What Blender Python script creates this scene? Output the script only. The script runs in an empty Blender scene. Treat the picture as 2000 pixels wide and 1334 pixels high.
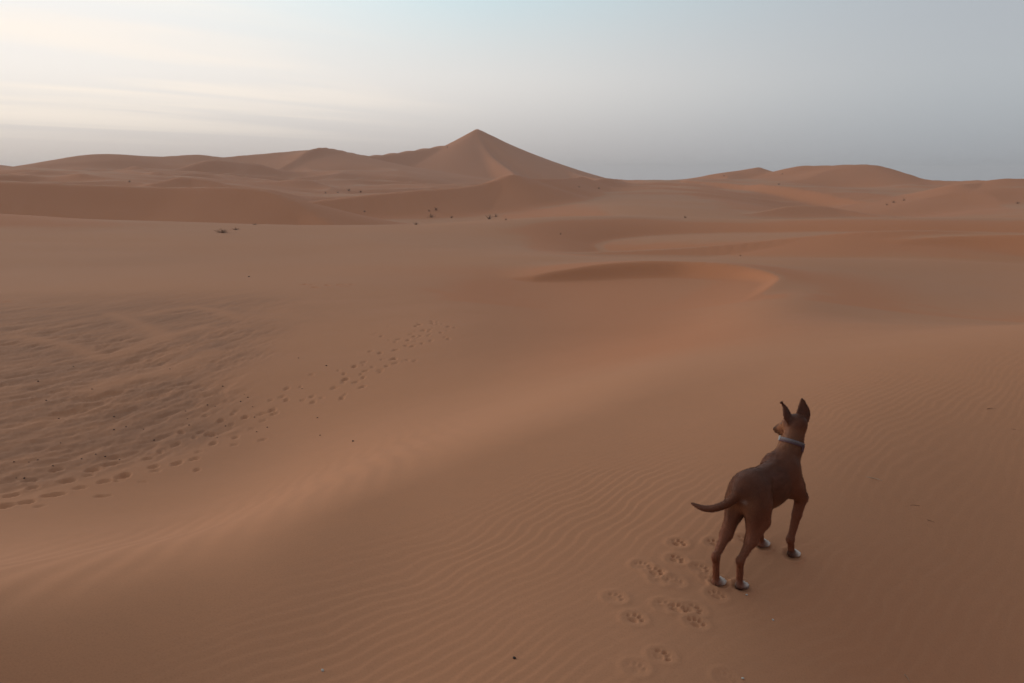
import bpy, math, random
import numpy as np

# ------------------------------------------------------------------ camera, sky, sun, exposure
scene = bpy.context.scene
col = scene.collection
R = math.radians
W, H, F = 2000.0, 1334.0, 1570.0           # frame in pixels and focal length in pixels
HORIZON = 345.0                            # image row at eye level
EYE = 1.75
PITCH = math.atan((H / 2 - HORIZON) / F)

cam_data = bpy.data.cameras.new('camera')
cam_data.sensor_width = 36.0
cam_data.lens = 36.0 * F / W
cam_data.clip_start = 0.05
cam_data.clip_end = 20000
cam = bpy.data.objects.new('camera', cam_data)
col.objects.link(cam)
cam.location = (0, 0, EYE)
cam.rotation_euler = (math.pi / 2 - PITCH, 0, 0)
scene.camera = cam

SUN_AZ, SUN_EL = R(-66), R(9)              # azimuth from +Y towards +X
SUN_DIR = (math.sin(SUN_AZ) * math.cos(SUN_EL), math.cos(SUN_AZ) * math.cos(SUN_EL), math.sin(SUN_EL))

GLOW_AZ = R(-51)                           # brightest part of the veil of cloud
world = bpy.data.worlds.new('World')
scene.world = world
world.use_nodes = True
wt = world.node_tree
wt.nodes.clear()


class N:
    """tiny node-tree helper"""
    def __init__(self, tree):
        self.t = tree

    def new(self, kind, **kw):
        n = self.t.nodes.new(kind)
        for k, v in kw.items():
            setattr(n, k, v)
        return n

    def put(self, sock, v):
        if hasattr(v, 'is_linked'):
            self.t.links.new(v, sock)
        else:
            sock.default_value = v

    def math(self, op, a, b=0.0, c=0.0, clamp=False):
        n = self.new('ShaderNodeMath', operation=op, use_clamp=clamp)
        self.put(n.inputs[0], a); self.put(n.inputs[1], b); self.put(n.inputs[2], c)
        return n.outputs[0]

    def vmath(self, op, a, b=(0, 0, 0)):
        n = self.new('ShaderNodeVectorMath', operation=op)
        self.put(n.inputs[0], a); self.put(n.inputs[1], b)
        return n.outputs['Value'] if op in ('DOT_PRODUCT', 'LENGTH') else n.outputs[0]

    def mix(self, f, a, b, mode='MIX'):
        n = self.new('ShaderNodeMix', data_type='RGBA', blend_type=mode)
        self.put(n.inputs[0], f); self.put(n.inputs[6], a); self.put(n.inputs[7], b)
        return n.outputs[2]

    def maprange(self, v, a, b, c=0.0, d=1.0, smooth=True):
        n = self.new('ShaderNodeMapRange', interpolation_type='SMOOTHSTEP' if smooth else 'LINEAR')
        self.put(n.inputs[0], v)
        for i, q in zip((1, 2, 3, 4), (a, b, c, d)):
            n.inputs[i].default_value = q
        return n.outputs[0]

    def noise(self, vec, scale, detail=3.0, rough=0.5, dist=0.0):
        n = self.new('ShaderNodeTexNoise')
        self.put(n.inputs['Vector'], vec)
        n.inputs['Scale'].default_value = scale
        n.inputs['Detail'].default_value = detail
        n.inputs['Roughness'].default_value = rough
        n.inputs['Distortion'].default_value = dist
        return n.outputs['Fac']

    def ramp(self, v, stops):
        n = self.new('ShaderNodeValToRGB')
        self.put(n.inputs[0], v)
        cr = n.color_ramp
        cr.interpolation = 'EASE'
        while len(cr.elements) < len(stops):
            cr.elements.new(0.5)
        for e, (p, c) in zip(cr.elements, stops):
            e.position = p
            e.color = (*c, 1)
        return n.outputs[0]


w = N(wt)
sky = w.new('ShaderNodeTexSky', sky_type='NISHITA', sun_disc=False)
sky.sun_elevation = SUN_EL
sky.sun_rotation = SUN_AZ
sky.altitude = 700
sky.air_density = 1.0
sky.dust_density = 1.0
sky.ozone_density = 2.0
gen = w.new('ShaderNodeTexCoord').outputs['Generated']
dirn = w.vmath('NORMALIZE', gen)
sep = w.new('ShaderNodeSeparateXYZ')
w.put(sep.inputs[0], dirn)
z = w.math('MAXIMUM', sep.outputs[2], 0.0)
# 1 towards the hidden sun, 0 abeam, -1 away
bear = w.vmath('DOT_PRODUCT', dirn, (math.sin(GLOW_AZ), math.cos(GLOW_AZ), 0))
# thin high veil of cloud and dust over the whole sky: pale towards the hidden sun, grey lilac low down away from it
side = w.maprange(bear, 0.1, 1.05)
low = w.mix(side, (0.350, 0.368, 0.410, 1), (0.60, 0.52, 0.50, 1))
mid = w.mix(side, (0.465, 0.487, 0.512, 1), (1.0, 0.92, 0.85, 1))
high = w.mix(side, (0.445, 0.475, 0.515, 1), (0.66, 0.98, 1.06, 1))
glow = w.maprange(bear, 0.62, 0.97)
high = w.mix(glow, high, (1.02, 1.0, 0.97, 1))
veil = w.mix(w.maprange(z, 0.0, 0.12), low, mid)
veil = w.mix(w.maprange(z, 0.09, 0.27), veil, high)
# cirrus streaks, seen as a high flat sheet
inv = w.math('DIVIDE', 1.0, w.math('ADD', z, 0.06))
sheet = w.vmath('MULTIPLY', dirn, (1, 1, 0))
sc_ = w.new('ShaderNodeVectorMath', operation='SCALE')
w.put(sc_.inputs[0], sheet); w.put(sc_.inputs[3], inv)
mp = w.new('ShaderNodeMapping')
w.put(mp.inputs[0], sc_.outputs[0])
mp.inputs['Rotation'].default_value = (0, 0, R(-38))
streak = w.vmath('MULTIPLY', mp.outputs[0], (0.16, 0.75, 1))
cir = w.noise(streak, 1.3, 5.0, 0.5, 0.5)
cir = w.maprange(cir, 0.42, 0.68)
warm = w.math('MULTIPLY', w.maprange(bear, 0.62, 0.92), w.math('MULTIPLY', w.maprange(z, 0.02, 0.09), w.maprange(z, 0.40, 0.10)))
cirm = w.math('MULTIPLY', w.math('MULTIPLY', cir, warm), 0.68)
veil = w.mix(cirm, veil, (1.14, 0.98, 0.82, 1))
# the sky goes on dimming round to the side away from the sun
dim = w.maprange(bear, 0.15, -0.95, 1.0, 0.52)
vs_ = w.new('ShaderNodeVectorMath', operation='SCALE')
w.put(vs_.inputs[0], veil); w.put(vs_.inputs[3], dim)
veil = vs_.outputs[0]
nish = w.vmath('MULTIPLY', sky.outputs[0], (0.10, 0.10, 0.10))
final = w.mix(0.90, nish, veil)
bg = w.new('ShaderNodeBackground')
w.put(bg.inputs[0], final)
bg.inputs[1].default_value = 1.0
wo = w.new('ShaderNodeOutputWorld')
wt.links.new(bg.outputs[0], wo.inputs[0])

sun_data = bpy.data.lights.new('sun', 'SUN')
sun_data.energy = 1.35
sun_data.angle = R(22)
sun_data.color = (1.0, 0.86, 0.72)
sun = bpy.data.objects.new('sun', sun_data)
col.objects.link(sun)
from mathutils import Vector
sun.rotation_euler = Vector(SUN_DIR).to_track_quat('Z', 'Y').to_euler()
sun.location = (-30, 20, 30)

scene.view_settings.view_transform = 'Standard'
scene.view_settings.look = 'None'
scene.view_settings.exposure = 0.09
scene.view_settings.gamma = 1.0
scene.render.engine = 'CYCLES'
scene.cycles.use_denoising = True
scene.cycles.max_bounces = 5
scene.cycles.diffuse_bounces = 3
scene.cycles.volume_bounces = 0

# ------------------------------------------------------------------ numeric helpers
CP, SP = math.cos(PITCH), math.sin(PITCH)


def ray(px, py):
    a, b = (px - W / 2) / F, (H / 2 - py) / F
    return np.array((a, CP + b * SP, -SP + b * CP))


def P(px, py, r):
    """world point on the sight line of (px, py) at ground distance r -> azimuth, r, height"""
    d = ray(px, py)
    q = math.hypot(d[0], d[1])
    return math.atan2(d[0], d[1]), r, EYE + r * d[2] / q


def pchip_slopes(x, y):
    h = np.diff(x)
    s = np.diff(y) / h
    m = np.zeros_like(y)
    same = s[:-1] * s[1:] > 0
    w1, w2 = 2 * h[1:] + h[:-1], h[1:] + 2 * h[:-1]
    with np.errstate(divide='ignore', invalid='ignore'):
        m[1:-1] = np.where(same, (w1 + w2) / (w1 / s[:-1] + w2 / s[1:]), 0)
    m[0], m[-1] = s[0], s[-1]
    return m


def catmull(x, y, q, tight=True):
    """smooth 1-D curve through control points"""
    x, y = np.asarray(x, float), np.asarray(y, float)
    m = pchip_slopes(x, y) if tight else np.gradient(y, x)
    i = np.clip(np.searchsorted(x, q) - 1, 0, len(x) - 2)
    h = x[i + 1] - x[i]
    t = np.clip((q - x[i]) / h, 0, 1)
    t2, t3 = t * t, t * t * t
    return ((2 * t3 - 3 * t2 + 1) * y[i] + (t3 - 2 * t2 + t) * h * m[i]
            + (3 * t2 - 2 * t3) * y[i + 1] + (t3 - t2) * h * m[i + 1])


def _hash(ix, iy, seed):
    n = (ix.astype(np.int64) * 374761393 + iy.astype(np.int64) * 668265263 + seed * 1442695041) & 0xffffffff
    n = ((n ^ (n >> 13)) * 1274126177) & 0xffffffff
    n = ((n ^ (n >> 16)) * 2246822519) & 0xffffffff
    return ((n ^ (n >> 15)) & 0xffff) / 65535.0


def vnoise(x, y, seed=0):
    """gradient noise, roughly -1..1"""
    ix, iy = np.floor(x), np.floor(y)
    fx, fy = x - ix, y - iy
    ux = fx * fx * fx * (fx * (fx * 6 - 15) + 10)
    uy = fy * fy * fy * (fy * (fy * 6 - 15) + 10)
    ix, iy = ix.astype(np.int64), iy.astype(np.int64)

    def g(i, j):
        a = _hash(ix + i, iy + j, seed) * (2 * math.pi)
        return np.cos(a) * (fx - i) + np.sin(a) * (fy - j)
    a, b, c, d = g(0, 0), g(1, 0), g(0, 1), g(1, 1)
    return 1.5 * ((a + (b - a) * ux) * (1 - uy) + (c + (d - c) * ux) * uy)


def fbm(x, y, seed=0, octaves=3, gain=0.5):
    s, amp, tot = 0, 1.0, 0
    for k in range(octaves):
        s = s + amp * vnoise(x, y, seed + k)
        tot += amp
        amp *= gain
        x, y = 2 * (0.8 * x - 0.6 * y) + 17.3, 2 * (0.6 * x + 0.8 * y) - 9.1
    return s / tot


def sstep(a, b, x):
    t = np.clip((x - a) / (b - a), 0, 1)
    return t * t * (3 - 2 * t)


def smax(a, b, k):
    hh = np.clip(0.5 + 0.5 * (a - b) / k, 0, 1)
    return b + (a - b) * hh + k * hh * (1 - hh)


# ------------------------------------------------------------------ the dune field
# lines of the land from the feet outwards; each point is (image column, image row, distance)
# or, where a crest hides it, (image column, None, distance, height)
LINES = [
    [(-600, None, 0.8, 0.0), (1000, None, 0.8, 0.0), (2600, None, 0.8, -0.02)],
    [(-600, None, 1.5, -0.02), (600, None, 1.5, 0.0), (1400, None, 1.5, -0.01), (2000, None, 1.6, -0.16), (2600, None, 1.6, -0.30)],
    [(-700, None, 1.9, -0.02), (0, None, 2.1, 0.0), (700, None, 2.4, 0.0), (1100, None, 2.8, 0.0), (1300, None, 3.0, -0.02), (1500, None, 3.1, -0.08), (1700, None, 3.2, -0.22), (2000, None, 3.3, -0.55), (2600, None, 3.4, -1.05)],
    # soft crest of the dune underfoot
    [(-700, 1430, 2.35), (-300, 1340, 2.6), (0, 1242, 2.95), (400, 1105, 3.5), (800, 957, 4.4), (1100, 843, 5.5), (1300, 772, 6.5),
     (1500, 717, 7.6), (1750, 672, 8.9), (2000, 642, 10.0), (2600, 610, 11.5)],
    # foot of its far slope, at the rim of the hollow
    [(-700, 1090, 6.4), (-300, 1040, 6.9), (0, 985, 7.6), (300, 932, 8.5), (520, 862, 9.8), (750, 775, 11.0), (1000, 735, 11.5), (1200, 700, 12.0),
     (1350, 672, 12.3), (1500, 645, 12.8), (1700, 637, 13.5), (1850, 640, 14.2), (2000, 634, 15), (2600, 620, 16)],
    # across the hollow
    [(-700, 720, 14), (-300, 725, 14), (0, 722, 14), (300, 718, 14), (600, 688, 14.5), (900, 642, 16), (1050, 646, 17), (1200, 644, 17.8), (1350, 632, 18.5), (1480, 598, 19), (1560, 592, 19.5),
     (1650, 603, 21), (1800, 616, 22), (2000, 632, 22), (2600, 640, 23)],
    [(-700, 590, 23), (0, 584, 23), (600, 566, 24), (880, 560, 26), (1000, 555, 29), (1100, 552, 30.5), (1250, 549, 31), (1400, 556, 30), (1470, 556, 28.5), (1530, 549, 28),
     (1650, 550, 31), (1800, 556, 33), (2000, 576, 33), (2600, 590, 34)],
    [(-700, 515, 34), (0, 522, 34), (600, 516, 36), (900, 510, 37), (1250, 508, 38), (1500, 505, 40), (1650, 505, 43), (1850, 510, 45), (2000, 522, 45), (2600, 530, 46)],
    [(-700, 432, 56), (0, 450, 56), (600, 462, 57), (900, 462, 58), (1080, 466, 60), (1250, None, 65, -4.0), (1450, None, 66, -4.5), (1700, None, 66, -4.4), (2000, None, 66, -4.2), (2600, None, 66, -3.8)],
    # long crest that closes the plain
    [(-700, 395, 70), (-300, 405, 70), (0, 418, 70), (150, 428, 70), (350, 435, 70), (650, 442, 70), (850, 438, 72), (1000, 426, 75), (1120, 420, 78),
     (1220, 423, 79), (1350, 434, 78), (1500, 438, 76), (1700, 436, 74), (2000, 440, 74), (2600, 440, 74)],
    [(-700, None, 92, -3.2), (0, None, 92, -3.6), (600, None, 95, -4.6), (960, None, 98, -4.9), (1080, None, 98, -4.2), (1180, None, 98, -2.6), (1400, None, 98, -3.0),
     (1600, None, 98, -3.6), (1800, None, 98, -3.6), (2000, None, 98, -3.4), (2600, None, 98, -3)],
    [(-700, None, 125, -2.5), (0, None, 125, -2.6), (600, None, 122, -4.7), (960, 430, 121), (1080, 414, 121), (1180, 398, 122), (1400, 408, 122), (1600, 428, 122),
     (1800, 430, 122), (2000, 420, 122), (2600, 412, 122)],
    [(-700, 345, 200), (0, 349, 200), (300, 352, 200), (450, 366, 200), (600, 382, 205), (800, 384, 205), (1000, 380, 200), (1200, 368, 200), (1380, 370, 190), (1500, 396, 182), (1600, 418, 178), (1700, 424, 175),
     (1800, 420, 175), (1950, 395, 188), (2600, 385, 190)],
    [(-700, 338, 300), (0, 338, 300), (400, 340, 300), (600, 352, 300), (800, 359, 300), (1000, 356, 300), (1200, 354, 290), (1400, 353, 290), (1600, 350, 290), (1800, 358, 290),
     (2000, 357, 290), (2600, 355, 290)],
    [(-700, None, 470, -3), (1000, None, 470, -3), (2600, None, 470, -3)],
    [(-700, None, 1200, -8), (1000, None, 1200, -8), (2600, None, 1200, -8)],
    [(-700, None, 2600, -10), (1000, None, 2600, -10), (2600, None, 2600, -10)],
]
PREP = []
AZG = np.linspace(-math.pi, math.pi, 8193)
for ln in LINES:
    pts = []
    for p in ln:
        if p[1] is None:
            az = P(p[0], 600, 1)[0]
            pts.append((az, math.log(p[2]), p[3]))
        else:
            az, r, h = P(*p)
            pts.append((az, math.log(r), h))
    pts.sort()
    a, b = pts[0], pts[-1]
    ms, mh = (a[1] + b[1]) / 2, (a[2] + b[2]) / 2
    # carry the line on behind the camera so that the sheet closes all round, and iron out the kinks
    pts = [(-math.pi, ms, mh), (-2.2, (a[1] + ms) / 2, (a[2] + mh) / 2)] + pts + [(2.2, (b[1] + ms) / 2, (b[2] + mh) / 2), (math.pi, ms, mh)]
    q = np.array(pts)
    row = []
    for c_ in (1, 2):
        y_ = np.interp(AZG[:-1], q[:, 0], q[:, c_])
        y_ = np.fft.irfft(np.fft.rfft(y_) * np.exp(-0.5 * (np.arange(len(y_) // 2 + 1) * 0.035) ** 2), len(y_))
        row.append(np.append(y_, y_[0]))
    PREP.append(row)


def blur_ring(y_, sig):
    y_ = y_[:-1]
    k_ = np.arange(len(y_) // 2 + 1)
    y_ = np.fft.irfft(np.fft.rfft(y_) * np.exp(-0.5 * (k_ * sig) ** 2), len(y_))
    return np.append(y_, y_[0])


SKG = np.array([p[0] for p in PREP])
HKG = np.array([p[1] for p in PREP])
_d = np.diff(SKG, axis=0)
_sl = np.diff(HKG, axis=0) / _d
MKG = np.zeros_like(HKG)
MKG[1:-1] = (_sl[:-1] * _d[1:] + _sl[1:] * _d[:-1]) / (_d[1:] + _d[:-1])
_lim = 2.5 * np.minimum(np.abs(_sl[:-1]), np.abs(_sl[1:])) + 0.12       # keeps crests where they are put
MKG[1:-1] = np.clip(MKG[1:-1], -_lim, _lim)
MKG[-1] = _sl[-1]
MKG = np.array([blur_ring(m_, 0.04) for m_ in MKG])


def base_height(az, r):
    """lofted land through LINES; az and r are flat arrays"""
    out = np.empty_like(az)
    for c in range(0, len(az), 60000):
        A, S = az[c:c + 60000], np.log(r[c:c + 60000])
        SK = np.array([np.interp(A, AZG, p) for p in SKG])
        Sx = np.clip(S, SK[0] + 1e-9, SK[-1] - 1e-9)
        k = np.clip((SK <= Sx).sum(axis=0) - 1, 0, len(PREP) - 2)
        pos_ = (A + math.pi) / (2 * math.pi) * (len(AZG) - 1)
        i0 = np.clip(pos_.astype(int), 0, len(AZG) - 2)
        f = pos_ - i0

        def at(G, kk):
            return G[kk, i0] * (1 - f) + G[kk, i0 + 1] * f
        s0, s1, h0, h1, m0, m1 = at(SKG, k), at(SKG, k + 1), at(HKG, k), at(HKG, k + 1), at(MKG, k), at(MKG, k + 1)
        hh = s1 - s0
        t = np.clip((Sx - s0) / hh, 0, 1)
        t2, t3 = t * t, t * t * t
        out[c:c + 60000] = ((2 * t3 - 3 * t2 + 1) * h0 + (t3 - 2 * t2 + t) * hh * m0 + (3 * t2 - 2 * t3) * h1 + (t3 - t2) * hh * m1)
    return out


# dunes with a crest line: points (column, row, distance) in walking order;
# slopes to the right-hand and left-hand side of the walk, length over which the flank flattens, crest rounding, blend
DUNES = [
    # crescent slip face in the middle distance
    dict(pts=[(1040, 540, 30.5), (1100, 528, 31.5), (1180, 516, 32.5), (1260, 511, 33), (1340, 512, 33), (1420, 516, 32.2), (1480, 526, 31), (1522, 541, 29), (1510, 558, 26.3), (1482, 580, 23.8), (1446, 604, 21.5)],
         right=0.55, left=0.07, L=1.9, LL=20, rnd=0.20, k=0.14),
    # pale crest running to the edge
    dict(pts=[(960, 500, 46), (1120, 493, 48), (1280, 487, 50), (1420, 477, 52), (1560, 464, 54), (1700, 452, 55), (1800, 450, 56), (1900, 453, 57), (2050, 458, 58), (2500, 470, 60)],
         right=0.12, left=0.26, L=6, LL=9, rnd=0.35, k=0.25),
    # slip face at the edge of it
    dict(pts=[(1760, 470, 52), (1850, 462, 53), (1950, 459, 53.5), (2150, 458, 54), (2400, 466, 56)], right=0.42, left=0.05, L=2.0, LL=20, rnd=0.2, k=0.2),
    # dark dune beyond the plain
    dict(pts=[(-500, 340, 125), (-200, 350, 120), (0, 356, 115), (180, 361, 112), (330, 364, 110), (430, 364, 108), (500, 369, 106), (555, 388, 102), (600, 410, 98), (650, 440, 92)],
         right=0.30, left=0.25, L=18, LL=25, rnd=0.8, k=0.6),
    # long dune under the star dune, with the shrubs at its foot
    dict(pts=[(540, 402, 128), (600, 393, 131), (690, 383, 134), (800, 372, 138), (880, 366, 141), (930, 359, 145), (970, 349, 149), (1000, 338, 153), (1040, 347, 158), (1090, 349, 170), (1150, 349, 200), (1220, 353, 240)],
         right=0.30, left=0.30, L=24, LL=20, rnd=0.5, k=0.8),
    # star dune: skyline arms, then the arm that comes forward
    dict(pts=[(630, 290, 345), (680, 299, 352), (722, 303, 358), (780, 297, 364), (840, 288, 370), (880, 280, 374), (905, 267, 377), (932, 252, 380)],
         right=0.40, left=0.45, L=60, LL=60, rnd=0.8, k=1.5),
    dict(pts=[(932, 252, 380), (960, 268, 378), (1000, 290, 372), (1060, 315, 362), (1110, 334, 350), (1150, 345, 330), (1240, 353, 300)],
         right=0.55, left=0.45, L=60, LL=60, rnd=0.8, k=1.5),
    dict(pts=[(932, 252, 380), (938, 275, 368), (955, 300, 352), (978, 320, 335), (1000, 336, 318), (1010, 350, 300)],
         right=0.55, left=0.50, L=50, LL=40, rnd=0.6, k=1.0),
    # bump on the shoulder, its arm curls forward and left
    dict(pts=[(700, 301, 352), (660, 293, 346), (630, 288, 340), (605, 294, 332), (585, 308, 322), (565, 320, 310), (535, 330, 298), (500, 334, 288), (470, 338, 275)],
         right=0.30, left=0.55, L=40, LL=30, rnd=0.8, k=1.0),
    # left skyline
    dict(pts=[(-400, 318, 330), (-100, 315, 330), (0, 322, 330), (35, 327, 330), (100, 319, 325), (140, 308, 322), (175, 302, 320), (230, 302, 320), (300, 306, 322), (345, 304, 326), (385, 302, 330), (436, 307, 335), (480, 303, 340),
              (540, 298, 345), (600, 293, 348), (640, 292, 348)],
         right=0.16, left=0.3, L=70, LL=60, rnd=2.5, k=1.5),
    # lesser crests in front of it
    dict(pts=[(150, 330, 262), (220, 333, 258), (290, 332, 262), (360, 322, 275), (430, 318, 285), (500, 322, 290)], right=0.30, left=0.3, L=25, LL=30, rnd=1.5, k=1.5),
    dict(pts=[(-60, 348, 205), (40, 342, 215), (90, 346, 205), (160, 352, 190)], right=0.25, left=0.25, L=25, LL=25, rnd=1.0, k=1.5),
    dict(pts=[(230, 352, 215), (290, 345, 222), (340, 337, 230), (400, 336, 235), (450, 345, 228), (520, 352, 222), (600, 360, 220)], right=0.22, left=0.3, L=22, LL=25, rnd=1.0, k=1.2),
    dict(pts=[(300, 358, 165), (370, 351, 170), (430, 360, 165), (520, 372, 160)], right=0.25, left=0.2, L=14, LL=20, rnd=0.5, k=0.8),
    # right-hand dunes on the skyline
    dict(pts=[(1240, 353, 300), (1340, 352, 290), (1420, 345, 285), (1455, 336, 283), (1480, 325, 282), (1510, 332, 280), (1550, 326, 276), (1600, 321, 272), (1680, 321, 268), (1720, 328, 264), (1760, 340, 258), (1805, 353, 250), (1870, 358, 245), (1920, 358, 240)],
         right=0.16, left=0.3, L=60, LL=60, rnd=1.0, k=1.2),
    dict(pts=[(1880, 362, 195), (1925, 357, 200), (1960, 350, 203), (2000, 347, 205), (2150, 344, 210), (2500, 350, 215)], right=0.12, left=0.2, L=60, LL=40, rnd=1.0, k=1.0),
    dict(pts=[(1440, 341, 284), (1464, 332, 284), (1480, 323, 284), (1496, 329, 283), (1512, 334, 282)], right=0.40, left=0.4, L=18, LL=15, rnd=0.15, k=0.5),
    # orange slip face slanting across the right-hand dune
    dict(pts=[(1340, 353, 240), (1440, 358, 222), (1520, 366, 208), (1600, 380, 196), (1680, 396, 184), (1740, 407, 172), (1800, 419, 160)],
         right=0.56, left=0.0, L=9, LL=40, rnd=0.3, k=0.5),
    dict(pts=[(1380, 433, 105), (1450, 423, 112), (1510, 409, 120), (1560, 403, 126), (1610, 406, 128), (1660, 414, 126), (1740, 424, 122)], right=0.16, left=0.34, L=14, LL=8, rnd=0.5, k=0.6),
]


def to_xyz(p):
    az, r, h = P(*p)
    return (r * math.sin(az), r * math.cos(az), h)


def smooth_line(pts, n=5):
    q = np.array([to_xyz(p) for p in pts])
    t = np.arange(len(q))
    tt = np.linspace(0, len(q) - 1, (len(q) - 1) * n + 1)
    return np.stack([catmull(t, q[:, i], tt, False) for i in range(3)], 1)


for d in DUNES:
    d['line'] = smooth_line(d['pts'])


def dune_height(x, y, d):
    """highest of the roofs that fall away to both sides of each stretch of the crest"""
    ln = d['line']
    top = np.full(x.shape, -1e9)
    for i in range(len(ln) - 1):
        ax, ay, ah = ln[i]
        bx, by, bh = ln[i + 1]
        ex, ey = bx - ax, by - ay
        le = math.hypot(ex, ey)
        t = np.clip(((x - ax) * ex + (y - ay) * ey) / (le * le), 0, 1)
        dx, dy = x - (ax + t * ex), y - (ay + t * ey)
        dist = np.sqrt(dx * dx + dy * dy) + 1e-6
        f = sstep(-0.8, 0.8, (ex * dy - ey * dx) / (le * dist))
        sl = d['right'] + (d['left'] - d['right']) * f
        L = d['L'] + (d['LL'] - d['L']) * f
        dr = np.sqrt(dist * dist + d['rnd'] ** 2) - d['rnd']
        top = np.maximum(top, ah + t * (bh - ah) - sl * L * (1 - np.exp(-dr / L)) - (0.25 * sl + 0.02) * dr)
    return top


def unit(a):
    a = np.asarray(a, float)
    return a / np.linalg.norm(a)


def floor_dir(p, q):
    a, b = np.array(to_xyz(p)[:2]), np.array(to_xyz(q)[:2])
    return unit(b - a)


STREAK = floor_dir((0, 862, 10.2), (350, 762, 12.6))     # run of the wind-torn ridges in the hollow


SWATHS = [np.array([to_xyz(p)[:2] for p in ln]) for ln in (
    [(40, 668, 17.0), (89, 676, 16.6), (140, 685, 16.0), (211, 707, 14.8), (238, 702, 15.1), (280, 685, 16.0), (330, 668, 16.8), (400, 655, 17.5)],
    [(220, 620, 19.8), (257, 634, 18.8), (307, 657, 17.4), (325, 675, 16.4)],
    [(290, 622, 19.6), (330, 614, 20.2), (380, 609, 20.6), (429, 620, 19.8), (470, 640, 18.5)],
    [(180, 770, 12.4), (250, 745, 13.2), (330, 735, 13.6), (420, 700, 15.0)])]


def near_line(x, y, ln):
    best = np.full(x.shape, 1e9)
    for a, b in zip(ln[:-1], ln[1:]):
        e = b - a
        t = np.clip(((x - a[0]) * e[0] + (y - a[1]) * e[1]) / (e @ e), 0, 1)
        best = np.minimum(best, (x - a[0] - t * e[0]) ** 2 + (y - a[1] - t * e[1]) ** 2)
    return best


def hollow_mask(az, r):
    px = 1000 + F * np.tan(np.clip(az, -1.2, 1.2))
    edge = np.interp(px, [-700, 0, 300, 520, 640], [6.8, 7.7, 8.7, 10.2, 12.0])
    m = sstep(edge, edge + 0.9, r) * (1 - sstep(19, 25.5, r))
    lim = np.interp(r, [8, 10, 13, 16, 20, 24], [330, 470, 500, 560, 600, 620])
    x_, y_ = r * np.sin(az), r * np.cos(az)
    wob = fbm(x_ / 2.2, y_ / 2.2, 91, 3)
    for ln in SWATHS:
        m = m * (1 - 0.75 * np.exp(-near_line(x_, y_, ln) / 0.06))
    return m * (1 - sstep(lim - 190, lim + 70, px + 130 * wob))


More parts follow.
